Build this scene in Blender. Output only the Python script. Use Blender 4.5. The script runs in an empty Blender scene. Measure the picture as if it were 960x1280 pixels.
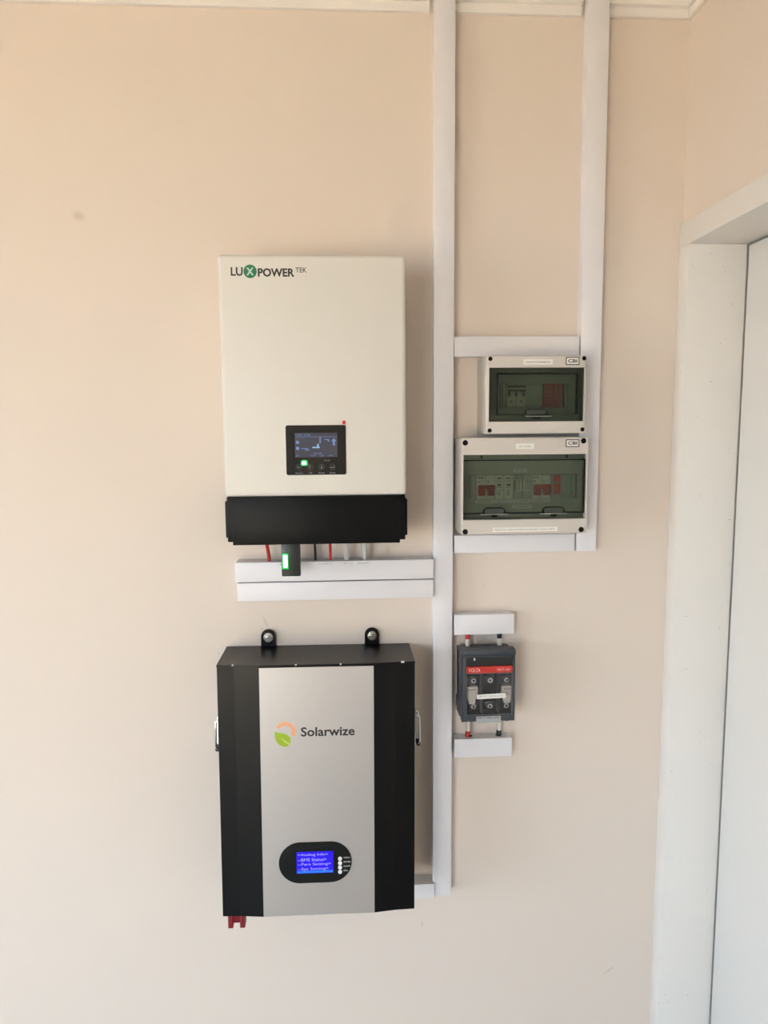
import bpy, bmesh, math, random
from mathutils import Vector, Matrix, Euler
random.seed(4)
SC = bpy.context.scene
COL = SC.collection

# ------------------------------------------------------------------ camera
# wall plane is y = 0, the room lies at y < 0; x to the right, z up (metres)
ZC = 1.65
cam_d = bpy.data.cameras.new('camera')
cam_d.sensor_fit = 'VERTICAL'
cam_d.sensor_height = 36.0
cam_d.lens = 36.0 * 900.0 / 1280.0
cam_d.clip_start = 0.02
cam = bpy.data.objects.new('camera', cam_d)
COL.objects.link(cam)
RT = Vector((0.9982818, -0.05813985, -0.00729475))
UP = Vector((0.01396634, 0.11518546, 0.99324582))
FW = Vector((0.05690691, 0.9916411, -0.11579955))
m3 = Matrix((RT, UP, -FW)).transposed()
cam.matrix_world = Matrix.Translation((0, -1.42, ZC)) @ m3.to_4x4()
SC.camera = cam

# ------------------------------------------------------------------ colour management, world, daylight
SC.view_settings.view_transform = 'Standard'
SC.view_settings.look = 'None'
SC.view_settings.gamma = 1.0
SC.view_settings.use_curve_mapping = False
SC.view_settings.exposure = -0.36

world = bpy.data.worlds.new('sky')
SC.world = world
world.use_nodes = True
bg = world.node_tree.nodes['Background']
SKY = (0.71, 0.85, 1.0)
bg.inputs['Color'].default_value = (*SKY, 1)
bg.inputs['Strength'].default_value = 19.0

# daylight comes in through the glazed door behind the camera: sky above, sunlit paving below
DX0, DX1, DZ1 = -2.3, -0.85, 2.15
FRONT_Y = -3.3
WY0, WY1, WZ0, WZ1 = 1.1, 2.7, 0.5, 2.1                # unseen window, added in the wall at left for more sideways light
XL = -3.4
def portal(name, loc, rot, sx, sy):                        # guides the sampling of the sky through an opening
    l = bpy.data.lights.new(name, 'AREA')
    l.shape = 'RECTANGLE'; l.size = sx; l.size_y = sy
    l.cycles.is_portal = True
    o = bpy.data.objects.new(name, l)
    o.location = loc; o.rotation_euler = rot
    COL.objects.link(o)
portal('door_portal', ((DX0 + DX1) / 2, FRONT_Y - 0.13, DZ1 / 2), (math.radians(90), 0, 0), DX1 - DX0, DZ1)
portal('added_window_portal', (XL - 0.13, -(WY0 + WY1) / 2, (WZ0 + WZ1) / 2), (math.radians(90), 0, math.radians(-90)), WY1 - WY0, WZ1 - WZ0)
sl = bpy.data.lights.new('sun', 'SUN')
sl.energy = 78.0; sl.angle = math.radians(0.55); sl.color = (1.0, 0.94, 0.86)
so = bpy.data.objects.new('sun', sl)
so.rotation_euler = Vector((0.45, -0.35, -0.82)).to_track_quat('-Z', 'Y').to_euler()
so.location = (-2, 2, 5)
COL.objects.link(so)

# ------------------------------------------------------------------ materials
def mat(name, col, rough=0.5, metal=0.0, spec=0.5, bump=0.0, scale=200.0, var=0.0, emit=None, strength=1.0):
    m = bpy.data.materials.new(name)
    m.use_nodes = True
    nt = m.node_tree
    b = nt.nodes['Principled BSDF']
    b.inputs['Base Color'].default_value = (*col, 1)
    b.inputs['Roughness'].default_value = rough
    b.inputs['Metallic'].default_value = metal
    b.inputs['Specular IOR Level'].default_value = spec
    if emit:
        b.inputs['Emission Color'].default_value = (*emit, 1)
        b.inputs['Emission Strength'].default_value = strength
    if bump or var:
        tc = nt.nodes.new('ShaderNodeTexCoord')
        n = nt.nodes.new('ShaderNodeTexNoise')
        n.inputs['Scale'].default_value = scale
        n.inputs['Detail'].default_value = 4
        nt.links.new(tc.outputs['Object'], n.inputs['Vector'])
        if bump:
            bp = nt.nodes.new('ShaderNodeBump')
            bp.inputs['Strength'].default_value = bump
            bp.inputs['Distance'].default_value = 0.001
            nt.links.new(n.outputs['Fac'], bp.inputs['Height'])
            nt.links.new(bp.outputs['Normal'], b.inputs['Normal'])
        if var:
            n2 = nt.nodes.new('ShaderNodeTexNoise')
            n2.inputs['Scale'].default_value = 3.0
            n2.inputs['Detail'].default_value = 3
            nt.links.new(tc.outputs['Object'], n2.inputs['Vector'])
            r = nt.nodes.new('ShaderNodeMix'); r.data_type = 'RGBA'
            r.inputs['A'].default_value = (*[c * (1 - var) for c in col], 1)
            r.inputs['B'].default_value = (*[min(1, c * (1 + var)) for c in col], 1)
            nt.links.new(n2.outputs['Fac'], r.inputs['Factor'])
            nt.links.new(r.outputs['Result'], b.inputs['Base Color'])
    return m

def spots(m, pts, colour, amount):
    """paint a few small smudges (x, z, rx, rz, tilt) into a wall paint, broken up by noise"""
    nt = m.node_tree
    b = nt.nodes['Principled BSDF']
    src = b.inputs['Base Color'].links[0].from_socket if b.inputs['Base Color'].links else None
    tc = nt.nodes.new('ShaderNodeTexCoord')
    total = None
    for (x, z, rx, rz, tilt) in pts:
        mp = nt.nodes.new('ShaderNodeMapping'); mp.vector_type = 'TEXTURE'
        mp.inputs['Location'].default_value = (x, 0, z)
        mp.inputs['Rotation'].default_value = (0, math.radians(tilt), 0)
        mp.inputs['Scale'].default_value = (rx, 10, rz)
        nt.links.new(tc.outputs['Object'], mp.inputs['Vector'])
        g = nt.nodes.new('ShaderNodeTexGradient'); g.gradient_type = 'SPHERICAL'
        nt.links.new(mp.outputs['Vector'], g.inputs['Vector'])
        if total is None:
            total = g.outputs['Fac']
        else:
            a = nt.nodes.new('ShaderNodeMath'); a.operation = 'ADD'
            nt.links.new(total, a.inputs[0]); nt.links.new(g.outputs['Fac'], a.inputs[1])
            total = a.outputs[0]
    n = nt.nodes.new('ShaderNodeTexNoise'); n.inputs['Scale'].default_value = 260
    nt.links.new(tc.outputs['Object'], n.inputs['Vector'])
    mu = nt.nodes.new('ShaderNodeMath'); mu.operation = 'MULTIPLY'
    nt.links.new(total, mu.inputs[0]); nt.links.new(n.outputs['Fac'], mu.inputs[1])
    mv = nt.nodes.new('ShaderNodeMath'); mv.operation = 'MULTIPLY'; mv.use_clamp = True
    nt.links.new(mu.outputs[0], mv.inputs[0]); mv.inputs[1].default_value = amount
    mx = nt.nodes.new('ShaderNodeMix'); mx.data_type = 'RGBA'
    if src: nt.links.new(src, mx.inputs['A'])
    else: mx.inputs['A'].default_value = b.inputs['Base Color'].default_value
    mx.inputs['B'].default_value = (*colour, 1)
    nt.links.new(mv.outputs[0], mx.inputs['Factor'])
    nt.links.new(mx.outputs['Result'], b.inputs['Base Color'])

def specks(m, colour, scale, thresh):
    """small scattered chips and dirt in gloss paint"""
    nt = m.node_tree
    b = nt.nodes['Principled BSDF']
    tc = nt.nodes.new('ShaderNodeTexCoord')
    n = nt.nodes.new('ShaderNodeTexNoise'); n.inputs['Scale'].default_value = scale; n.inputs['Detail'].default_value = 1
    nt.links.new(tc.outputs['Object'], n.inputs['Vector'])
    r = nt.nodes.new('ShaderNodeMapRange')
    r.inputs['From Min'].default_value = thresh; r.inputs['From Max'].default_value = thresh + 0.03
    nt.links.new(n.outputs['Fac'], r.inputs['Value'])
    mx = nt.nodes.new('ShaderNodeMix'); mx.data_type = 'RGBA'
    mx.inputs['A'].default_value = b.inputs['Base Color'].default_value
    mx.inputs['B'].default_value = (*colour, 1)
    nt.links.new(r.outputs['Result'], mx.inputs['Factor'])
    nt.links.new(mx.outputs['Result'], b.inputs['Base Color'])

def glass(name, tint, refl=0.06, rough=0.05):
    m = bpy.data.materials.new(name); m.use_nodes = True
    nt = m.node_tree; nt.nodes.clear()
    o = nt.nodes.new('ShaderNodeOutputMaterial')
    t = nt.nodes.new('ShaderNodeBsdfTransparent'); t.inputs['Color'].default_value = (*tint, 1)
    g = nt.nodes.new('ShaderNodeBsdfGlossy'); g.inputs['Roughness'].default_value = rough
    lw = nt.nodes.new('ShaderNodeFresnel'); lw.inputs['IOR'].default_value = 1.45
    mx = nt.nodes.new('ShaderNodeMixShader')
    mu = nt.nodes.new('ShaderNodeMath'); mu.operation = 'MULTIPLY'; mu.inputs[1].default_value = refl / 0.04
    nt.links.new(lw.outputs[0], mu.inputs[0])
    nt.links.new(mu.outputs[0], mx.inputs[0]); nt.links.new(t.outputs[0], mx.inputs[1]); nt.links.new(g.outputs[0], mx.inputs[2])
    nt.links.new(mx.outputs[0], o.inputs['Surface'])
    return m

M = {}
M['wall'] = mat('cream_wall_paint', (0.77, 0.67, 0.585), 0.75, spec=0.25, bump=0.12, scale=260, var=0.012)
spots(M['wall'], [(-0.482, 2.045, 0.016, 0.012, 20), (-0.158, 1.265, 0.0035, 0.016, -20), (-0.165, 1.252, 0.004, 0.004, 0),
                  (0.157, 0.5965, 0.003, 0.006, 0), (0.568, 0.467, 0.020, 0.0035, -38), (-0.2535, 1.2035, 0.003, 0.003, 0),
                  (0.285, 1.333, 0.003, 0.003, 0)], (0.33, 0.29, 0.25), 0.75)
M['wall_plain'] = mat('cream_wall_paint_room', (0.77, 0.67, 0.585), 0.75, spec=0.25, bump=0.12, scale=260)
M['ceiling'] = mat('white_ceiling_paint', (0.72, 0.69, 0.64), 0.8, spec=0.2, bump=0.1)
M['cornice'] = mat('cream_cornice_paint', (0.89, 0.84, 0.785), 0.6, spec=0.3, bump=0.05)
M['floor'] = mat('grey_floor_tile', (0.30, 0.29, 0.28), 0.4, bump=0.05, var=0.08)
M['paving'] = mat('tan_paving', (0.55, 0.43, 0.30), 0.8, spec=0.2, bump=0.1, scale=20, var=0.1)
M['gloss'] = mat('white_gloss_paint', (0.85, 0.81, 0.765), 0.35, spec=0.45, bump=0.05, scale=60)
specks(M['gloss'], (0.56, 0.52, 0.46), 150, 0.775)
M['door'] = mat('white_door_paint', (0.89, 0.86, 0.825), 0.35, spec=0.45, bump=0.04, scale=30)
M['pvc'] = mat('white_pvc_trunking', (0.825, 0.795, 0.81), 0.42, spec=0.45, bump=0.03, scale=80, var=0.015)
M['inv'] = mat('cream_powder_coat', (0.755, 0.715, 0.652), 0.45, spec=0.4, bump=0.06, scale=900)
M['black'] = mat('black_powder_coat', (0.005, 0.005, 0.0045), 0.40, spec=0.14, bump=0.15, scale=1200)
M['blackplastic'] = mat('black_plastic', (0.012, 0.013, 0.012), 0.35, spec=0.5, bump=0.05, scale=900)
M['batt'] = mat('satin_black_steel', (0.002, 0.002, 0.002), 0.32, spec=0.26, bump=0.12, scale=1500)
M['silver'] = mat('brushed_silver_sheet', (0.63, 0.60, 0.58), 0.40, metal=0.72, bump=0.05, scale=500)
M['chrome'] = mat('bright_steel', (0.75, 0.74, 0.72), 0.22, metal=1.0)
M['ink'] = mat('dark_print', (0.025, 0.022, 0.02), 0.6)
M['greyink'] = mat('grey_print', (0.22, 0.22, 0.22), 0.6)
M['green'] = mat('green_print', (0.012, 0.17, 0.075), 0.5)
M['palegreen'] = mat('pale_green_print', (0.50, 0.66, 0.52), 0.5)
M['leaf'] = mat('leaf_green_print', (0.32, 0.46, 0.015), 0.5)
M['leafvein'] = mat('leaf_vein_print', (0.62, 0.72, 0.25), 0.5)
M['sun'] = mat('orange_print', (0.85, 0.40, 0.20), 0.5)
M['dial'] = mat('dark_glossy_panel', (0.008, 0.009, 0.008), 0.18, spec=0.5)
M['redtab'] = mat('red_film', (0.62, 0.012, 0.012), 0.4)
M['box'] = mat('light_grey_abs', (0.63, 0.58, 0.53), 0.45, spec=0.4, bump=0.03, scale=400)
M['fascia'] = mat('grey_fascia', (0.50, 0.53, 0.47), 0.5)
M['mod'] = mat('pale_breaker_plastic', (0.76, 0.76, 0.66), 0.45)
M['modgrey'] = mat('grey_breaker_plastic', (0.46, 0.49, 0.44), 0.45)
M['moddark'] = mat('dark_breaker_plastic', (0.04, 0.045, 0.04), 0.45)
M['redtog'] = mat('red_toggle_plastic', (0.42, 0.03, 0.025), 0.4)
M['orange'] = mat('orange_surge_plastic', (0.80, 0.09, 0.03), 0.4)
M['redsurge'] = mat('red_surge_plastic', (0.62, 0.06, 0.04), 0.4)
M['pane_dark'] = glass('dark_smoked_plastic', (0.55, 0.60, 0.53), 0.05, 0.15)
M['pane'] = glass('green_smoked_plastic', (0.67, 0.71, 0.645), 0.06, 0.15)
M['rim'] = mat('smoked_plastic_edge', (0.010, 0.013, 0.010), 0.5, spec=0.1)
M['latch'] = mat('smoked_latch', (0.055, 0.065, 0.052), 0.35, spec=0.3)
M['lipglint'] = mat('latch_glint_plastic', (0.36, 0.37, 0.33), 0.35)  # paler than the latch: a glint put into the colour
M['hole'] = mat('dark_screw_recess', (0.008, 0.006, 0.005), 0.7, spec=0.2)
M['label'] = mat('white_label_tape', (0.86, 0.83, 0.77), 0.5)
M['white_tape'] = mat('pale_label_tape', (0.80, 0.78, 0.77), 0.45)
M['labeldull'] = mat('label_behind_window', (0.80, 0.80, 0.74), 0.5)
M['isobody'] = mat('slate_grey_plastic', (0.045, 0.052, 0.062), 0.45, bump=0.04, scale=600)
M['isodark'] = mat('near_black_plastic', (0.012, 0.013, 0.014), 0.4)
M['isored'] = mat('red_name_strip', (0.47, 0.026, 0.017), 0.45)
M['pinkprint'] = mat('pale_print_on_red', (0.80, 0.45, 0.40), 0.5)
M['isoclear'] = glass('clear_cover_plastic', (0.96, 0.96, 0.97), 0.06, 0.15)
M['rib'] = mat('clear_rib_edge', (0.13, 0.135, 0.14), 0.3)
M['ceramic'] = mat('cream_ceramic', (0.86, 0.77, 0.66), 0.4)
M['plate'] = mat('grey_rating_plate', (0.36, 0.37, 0.38), 0.4)
M['redcable'] = mat('red_cable_pvc', (0.50, 0.028, 0.022), 0.42)
M['blackcable'] = mat('black_cable_pvc', (0.012, 0.012, 0.013), 0.42)
M['whitecable'] = mat('white_cable_pvc', (0.66, 0.63, 0.60), 0.42)
M['ferrule'] = mat('pale_heat_shrink', (0.76, 0.70, 0.62), 0.5)
M['term'] = mat('red_terminal_plastic', (0.20, 0.008, 0.012), 0.4)
M['screen'] = mat('dim_lcd', (0.02, 0.02, 0.025), 0.25, emit=(0.05, 0.052, 0.075), strength=0.9)
M['screenblue'] = mat('lcd_icon_glow', (0.02, 0.03, 0.06), 0.3, emit=(0.16, 0.26, 0.55), strength=1.0)
M['screenpale'] = mat('lcd_pale_glow', (0.02, 0.03, 0.06), 0.3, emit=(0.33, 0.50, 0.75), strength=1.0)
M['btnprint'] = mat('panel_legend_print', (0.30, 0.32, 0.30), 0.5)
M['ringprint'] = mat('button_ring_print', (0.07, 0.075, 0.07), 0.4)
M['led'] = mat('green_led_core', (0.1, 0.6, 0.2), 0.3, emit=(0.42, 1.0, 0.55), strength=9.0)
M['ledhalo'] = mat('green_led_halo', (0.0, 0.2, 0.05), 0.3, emit=(0.0, 1.0, 0.12), strength=0.75)  # emitting halo that stands in for the bloom around the led
M['dongle'] = mat('dark_dongle_plastic', (0.012, 0.018, 0.014), 0.35)
M['lcd'] = mat('blue_backlit_lcd', (0.0, 0.0, 0.1), 0.25, emit=(0.030, 0.012, 0.95), strength=1.0)
M['lcdtext'] = mat('lcd_text_glow', (0.2, 0.2, 0.6), 0.3, emit=(0.42, 0.36, 1.0), strength=1.0)
M['lcdedge'] = mat('lcd_lower_glow', (0.0, 0.1, 0.4), 0.3, emit=(0.02, 0.16, 0.95), strength=1.0)
M['white'] = mat('white_button_plastic', (0.86, 0.85, 0.83), 0.4)
M['glassclear'] = glass('door_glass', (0.95, 0.96, 0.96), 0.05, 0.02)

# ------------------------------------------------------------------ mesh builder (world coordinates; d = distance in front of the wall)
class MB:
    def __init__(self): self.bm = bmesh.new()
    def box(self, x0, x1, d0, d1, z0, z1, bev=0.0, seg=2, which=None):
        r = bmesh.ops.create_cube(self.bm, size=1.0)
        vs = r['verts']
        for v in vs:
            v.co = Vector(((x0 + x1) / 2 + v.co.x * (x1 - x0), -(d0 + d1) / 2 + v.co.y * (d1 - d0), (z0 + z1) / 2 + v.co.z * (z1 - z0)))
        if bev > 0:
            es = {e for v in vs for e in v.link_edges}
            if which == 'front':
                ymin = min(v.co.y for v in vs)
                es = {e for e in es if any(abs(v.co.y - ymin) < 1e-7 for v in e.verts)}
            bmesh.ops.bevel(self.bm, geom=list(es), offset=bev, offset_type='OFFSET', segments=seg, profile=0.5, affect='EDGES')
        return self
    def prism(self, pts, d0, d1):
        """outline (x, z), counter-clockwise seen from the room, extruded from depth d0 to d1"""
        a = [self.bm.verts.new((x, -d0, z)) for x, z in pts]
        b = [self.bm.verts.new((x, -d1, z)) for x, z in pts]
        n = len(pts)
        self.bm.faces.new(b); self.bm.faces.new(a[::-1])
        for i in range(n):
            self.bm.faces.new((a[i], a[(i + 1) % n], b[(i + 1) % n], b[i]))
        return self
    def plan(self, pts, z0, z1):
        """outline (x, d) extruded in height"""
        a = [self.bm.verts.new((x, -d, z0)) for x, d in pts]
        b = [self.bm.verts.new((x, -d, z1)) for x, d in pts]
        n = len(pts)
        self.bm.faces.new(b); self.bm.faces.new(a[::-1])
        for i in range(n):
            self.bm.faces.new((a[i], a[(i + 1) % n], b[(i + 1) % n], b[i]))
        bmesh.ops.recalc_face_normals(self.bm, faces=self.bm.faces)
        return self
    def disc(self, x, z, d0, d1, r, n=20, r1=None):
        pts = [(x + r * math.cos(2 * math.pi * i / n), z + r * math.sin(2 * math.pi * i / n)) for i in range(n)]
        return self.prism(pts, d0, d1)
    def ring(self, x, z, d, r0, r1, n=20, t=0.0003, a0=0.0, a1=360.0):
        full = abs(a1 - a0 - 360) < 1e-6
        k = n if full else n + 1
        rows = []
        for i in range(k):
            a = math.radians(a0 + (a1 - a0) * i / n)
            c, s = math.cos(a), math.sin(a)
            rows.append([self.bm.verts.new((x + r0 * c, -d, z + r0 * s)), self.bm.verts.new((x + r1 * c, -d, z + r1 * s)),
                         self.bm.verts.new((x + r0 * c, -d - t, z + r0 * s)), self.bm.verts.new((x + r1 * c, -d - t, z + r1 * s))])
        m = k if full else k - 1
        for i in range(m):
            p, q = rows[i], rows[(i + 1) % k]
            self.bm.faces.new((p[2], p[3], q[3], q[2])); self.bm.faces.new((p[0], q[0], q[1], p[1]))
            self.bm.faces.new((p[1], q[1], q[3], p[3])); self.bm.faces.new((p[0], p[2], q[2], q[0]))
        return self
    def frame(self, xo0, xo1, zo0, zo1, xi0, xi1, zi0, zi1, d0, d1, bev=0.0):
        """rectangular frame with an opening"""
        o = [(xo0, zo0), (xo1, zo0), (xo1, zo1), (xo0, zo1)]
        i = [(xi0, zi0), (xi1, zi0), (xi1, zi1), (xi0, zi1)]
        V = lambda p, d: self.bm.verts.new((p[0], -d, p[1]))
        ob, of = [V(p, d0) for p in o], [V(p, d1) for p in o]
        ib, if_ = [V(p, d0) for p in i], [V(p, d1) for p in i]
        fs = []
        for k in range(4):
            j = (k + 1) % 4
            self.bm.faces.new((of[k], of[j], if_[j], if_[k]))
            self.bm.faces.new((ob[k], ib[k], ib[j], ob[j]))
            self.bm.faces.new((ob[k], ob[j], of[j], of[k]))
            self.bm.faces.new((ib[k], if_[k], if_[j], ib[j]))
        if bev > 0:
            es = [e for v in of for e in v.link_edges if all(w in of or w in ob for w in e.verts)]
            bmesh.ops.bevel(self.bm, geom=list(set(es)), offset=bev, offset_type='OFFSET', segments=3, profile=0.5, affect='EDGES')
        return self
    def tube(self, pts, r, n=12, cap=True):
        pts = [Vector(p) for p in pts]
        rings = []
        prev = None
        for i, p in enumerate(pts):
            t = (pts[min(i + 1, len(pts) - 1)] - pts[max(i - 1, 0)]).normalized()
            if prev is None:
                a = t.orthogonal().normalized()
            else:
                a = (prev - t * prev.dot(t)).normalized()
            prev = a
            b = t.cross(a)
            rings.append([self.bm.verts.new(p + r * (math.cos(2 * math.pi * k / n) * a + math.sin(2 * math.pi * k / n) * b)) for k in range(n)])
        for u, w in zip(rings, rings[1:]):
            for k in range(n):
                self.bm.faces.new((u[k], u[(k + 1) % n], w[(k + 1) % n], w[k]))
        if cap:
            self.bm.faces.new(rings[0][::-1]); self.bm.faces.new(rings[-1])
        return self
    def text(self, s, x0, z0, d, w, h, bold=0.0):
        """flat lettering: lower-left (x0, z0), fitted to width w and height h (of the whole line)"""
        cu = bpy.data.curves.new('t', 'FONT')
        cu.body = s; cu.size = 1.0; cu.resolution_u = 3; cu.offset = bold
        ob = bpy.data.objects.new('t', cu)
        COL.objects.link(ob)
        dg = bpy.context.evaluated_depsgraph_get()
        me = bpy.data.meshes.new_from_object(ob.evaluated_get(dg))
        xs = [v.co.x for v in me.vertices]; ys = [v.co.y for v in me.vertices]
        sx = w / (max(xs) - min(xs)); sy = h / (max(ys) - min(ys))
        vs = [self.bm.verts.new((x0 + (v.co.x - min(xs)) * sx, -d, z0 + (v.co.y - min(ys)) * sy)) for v in me.vertices]
        for p in me.polygons:
            try: self.bm.faces.new([vs[k] for k in p.vertices])
            except ValueError: pass
        bpy.data.objects.remove(ob); bpy.data.meshes.remove(me); bpy.data.curves.remove(cu)
        return self
    def build(self, name, m, root=None, smooth=35.0, fix=True):
        if fix: bmesh.ops.recalc_face_normals(self.bm, faces=self.bm.faces)
        me = bpy.data.meshes.new(name)
        base = root
        off = Vector((0, 0, 0))
        while base is not None:
            off += Vector(base.location); base = base.parent
        if off.length: bmesh.ops.translate(self.bm, verts=self.bm.verts, vec=-off)
        self.bm.to_mesh(me); self.bm.free()
        me.materials.append(m)
        if smooth and len(me.polygons):
            me.polygons.foreach_set('use_smooth', [True] * len(me.polygons))
            me.set_sharp_from_angle(angle=math.radians(smooth))
        o = bpy.data.objects.new(name, me)
        COL.objects.link(o)
        if root is not None: o.parent = root
        return o

def text_part(name, lines, m, root):
    return [MB().text(*l).build(name, m, root, smooth=0, fix=False) for l in lines][0]

def thing(name, label, cat, loc, group=None):
    o = bpy.data.objects.new(name, None)
    o.empty_display_size = 0.05
    o.location = loc
    COL.objects.link(o)
    o['label'] = label; o['category'] = cat
    if group: o['group'] = group
    return o

def tag(o, label, cat, group=None):
    o['label'] = label; o['category'] = cat
    if group: o['group'] = group
    return o

def structure(o):
    o['kind'] = 'structure'
    return o

# ------------------------------------------------------------------ the room
XR, ZT = 0.668, 2.485
T = 0.12
structure(MB().box(XL - T, 1.2, -T, 0, 0, ZT).build('wall_back', M['wall'], smooth=0))
structure(MB().box(-25, 25, -20, 40, -0.2, -0.11).build('ground', M['paving'], smooth=0))
structure(MB().box(XL - T, 1.2, -T, -FRONT_Y + T, -0.1, 0).build('floor', M['floor'], smooth=0))
structure(MB().box(XL - T, 1.2, -T, -FRONT_Y + T, ZT, ZT + 0.1).build('ceiling', M['ceiling'], smooth=0))
b = MB()
b.box(XL - T, XL, 0, WY0, 0, ZT).box(XL - T, XL, WY1, -FRONT_Y, 0, ZT).box(XL - T, XL, WY0, WY1, 0, WZ0).box(XL - T, XL, WY0, WY1, WZ1, ZT)
structure(b.build('wall_left', M['wall_plain'], smooth=0))
win = bpy.data.objects.new('added_window_1', None)  # added window out of view, brightens the door from the left
win.location = (XL, -(WY0 + WY1) / 2, WZ0); COL.objects.link(win); structure(win)
xa, xb = XL - 0.08, XL - 0.04
b = MB()
b.box(xa, xb, WY0, WY0 + 0.04, WZ0, WZ1).box(xa, xb, WY1 - 0.04, WY1, WZ0, WZ1).box(xa, xb, WY0 + 0.04, WY1 - 0.04, WZ0, WZ0 + 0.04).box(xa, xb, WY0 + 0.04, WY1 - 0.04, WZ1 - 0.04, WZ1)
b.box(xa, xb, (WY0 + WY1) / 2 - 0.02, (WY0 + WY1) / 2 + 0.02, WZ0 + 0.04, WZ1 - 0.04)
b.build('added_window_frame', M['door'], win, smooth=0)
for ya, yb in ((WY0 + 0.03, (WY0 + WY1) / 2 - 0.015), ((WY0 + WY1) / 2 + 0.015, WY1 - 0.03)):
    MB().box(XL - 0.062, XL - 0.058, ya, yb, WZ0 + 0.03, WZ1 - 0.03).build('glass_pane', M['glassclear'], win, smooth=0)
MB().box(XL - 0.03, XL + 0.05, WY0 - 0.03, WY1 + 0.03, WZ0 - 0.025, WZ0, 0.003).build('added_window_sill', M['door'], win)
b = MB()                                            # wall behind the camera with the glazed door's opening
b.box(XL - T, DX0, -FRONT_Y, -FRONT_Y + T, 0, ZT).box(DX1, 1.2, -FRONT_Y, -FRONT_Y + T, 0, ZT).box(DX0, DX1, -FRONT_Y, -FRONT_Y + T, DZ1, ZT)
structure(b.build('wall_front', M['wall_plain'], smooth=0))
DOOR_Y0, DOOR_Y1, DOOR_Z = 0.0405, 0.86, 1.9935     # opening in the wall at right, just out of the corner
b = MB()
b.box(XR, XR + T, 0.0, DOOR_Y1 + 0.04, DOOR_Z + 0.046, ZT).box(XR, XR + T, DOOR_Y1 + 0.04, -FRONT_Y, 0, ZT)
structure(b.build('wall_right', M['wall_plain'], smooth=0))

# door in the wall at right
door = bpy.data.objects.new('door_1', None)
door.location = (XR, -0.45, 0); COL.objects.link(door); structure(door)
FX = XR - 0.006
MB().box(FX, 0.7778, 0.0005, 0.0405, 0.0, DOOR_Z, 0.0010).box(0.7778, XR + 0.22, 0.0005, 0.0260, 0.0, DOOR_Z).build('door_jamb', M['gloss'], door)
MB().box(FX, XR + 0.22, 0.0005, DOOR_Y1 + 0.04, DOOR_Z, DOOR_Z + 0.0455, 0.002).build('door_head', M['gloss'], door)
MB().box(FX, XR + 0.22, DOOR_Y1, DOOR_Y1 + 0.04, 0.0, DOOR_Z, 0.002).build('door_jamb', M['gloss'], door)
MB().box(0.7785, 0.8185, 0.0432, DOOR_Y1 - 0.003, 0.004, DOOR_Z - 0.003, 0.0015).build('door_leaf', M['door'], door)
MB().box(0.830, XR + 0.218, 0.0265, DOOR_Y1 - 0.0005, 0.001, DOOR_Z - 0.0005).build('leak_blocker', M['gloss'], door, smooth=0)  # unseen panel added behind the leaf to block light leaking past it
h = MB()
h.tube([(0.7785, -0.79, 1.02), (0.735, -0.79, 1.02), (0.728, -0.785, 1.02), (0.728, -0.68, 1.02)], 0.009)
h.build('door_handle', M['chrome'], door)

# glazed double door behind the camera
gd = bpy.data.objects.new('door_2', None)
gd.location = ((DX0 + DX1) / 2, FRONT_Y, 0); COL.objects.link(gd); structure(gd)
yf0, yf1 = -FRONT_Y + 0.03, -FRONT_Y + 0.08
MB().frame(DX0, DX1, 0, DZ1, DX0 + 0.04, DX1 - 0.04, 0.02, DZ1 - 0.04, yf0, yf1).build('door_frame', M['door'], gd)
xm = (DX0 + DX1) / 2
for xa, xb in ((DX0 + 0.042, xm - 0.001), (xm + 0.001, DX1 - 0.042)):
    MB().frame(xa, xb, 0.022, DZ1 - 0.042, xa + 0.035, xb - 0.035, 0.075, DZ1 - 0.08, yf0 + 0.005, yf1 - 0.005).build('door_sash', M['door'], gd)
    MB().box(xa + 0.03, xb - 0.03, yf0 + 0.022, yf0 + 0.028, 0.07, DZ1 - 0.076).build('glass_pane', M['glassclear'], gd, smooth=0)

# cornice: profile (distance from wall, height above its lower edge), cut around the two upright trunkings
ZB = 2.4095
prof = [(0, 0), (0.007, 0), (0.0085, 0.0015), (0.0085, 0.0140), (0.0055, 0.0155), (0.0060, 0.0175), (0.0125, 0.0195), (0.0130, 0.0260), (0.0095, 0.0275), (0.0100, 0.0295), (0.018, 0.032)]
for k in range(1, 9):
    a = k / 8 * math.pi / 2
    prof.append((0.018 + 0.045 * (1 - math.cos(a)), 0.032 + 0.037 * math.sin(a)))
prof += [(0.066, 0.070), (0.066, ZT - ZB - 0.0005), (0, ZT - ZB - 0.0005)]
def cornice(name, x0, x1, mitre=False):
    b = MB()
    A = [b.bm.verts.new((x0, -max(d, 0.0), ZB + z)) for d, z in prof]
    B = [b.bm.verts.new((x1 - (d if mitre else 0), -max(d, 0.0), ZB + z)) for d, z in prof]
    n = len(prof)
    b.bm.faces.new(A); b.bm.faces.new(B[::-1])
    for i in range(n): b.bm.faces.new((A[i], B[i], B[(i + 1) % n], A[(i + 1) % n]))
    return structure(b.build(name, M['cornice'], smooth=20))
cornice('trim_1', XL + 0.001, 0.1718)
cornice('trim_2', 0.2185, 0.4565)
cornice('trim_3', 0.5035, XR - 0.0005, True)
b = MB()
A = [b.bm.verts.new((XR - d, -d - 0.0003, ZB + z)) for d, z in prof]
B = [b.bm.verts.new((XR - d, FRONT_Y + 0.002, ZB + z)) for d, z in prof]
n = len(prof)
b.bm.faces.new(A); b.bm.faces.new(B[::-1])
for i in range(n): b.bm.faces.new((A[i], B[i], B[(i + 1) % n], A[(i + 1) % n]))
structure(b.build('trim_4', M['cornice'], smooth=20))

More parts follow.
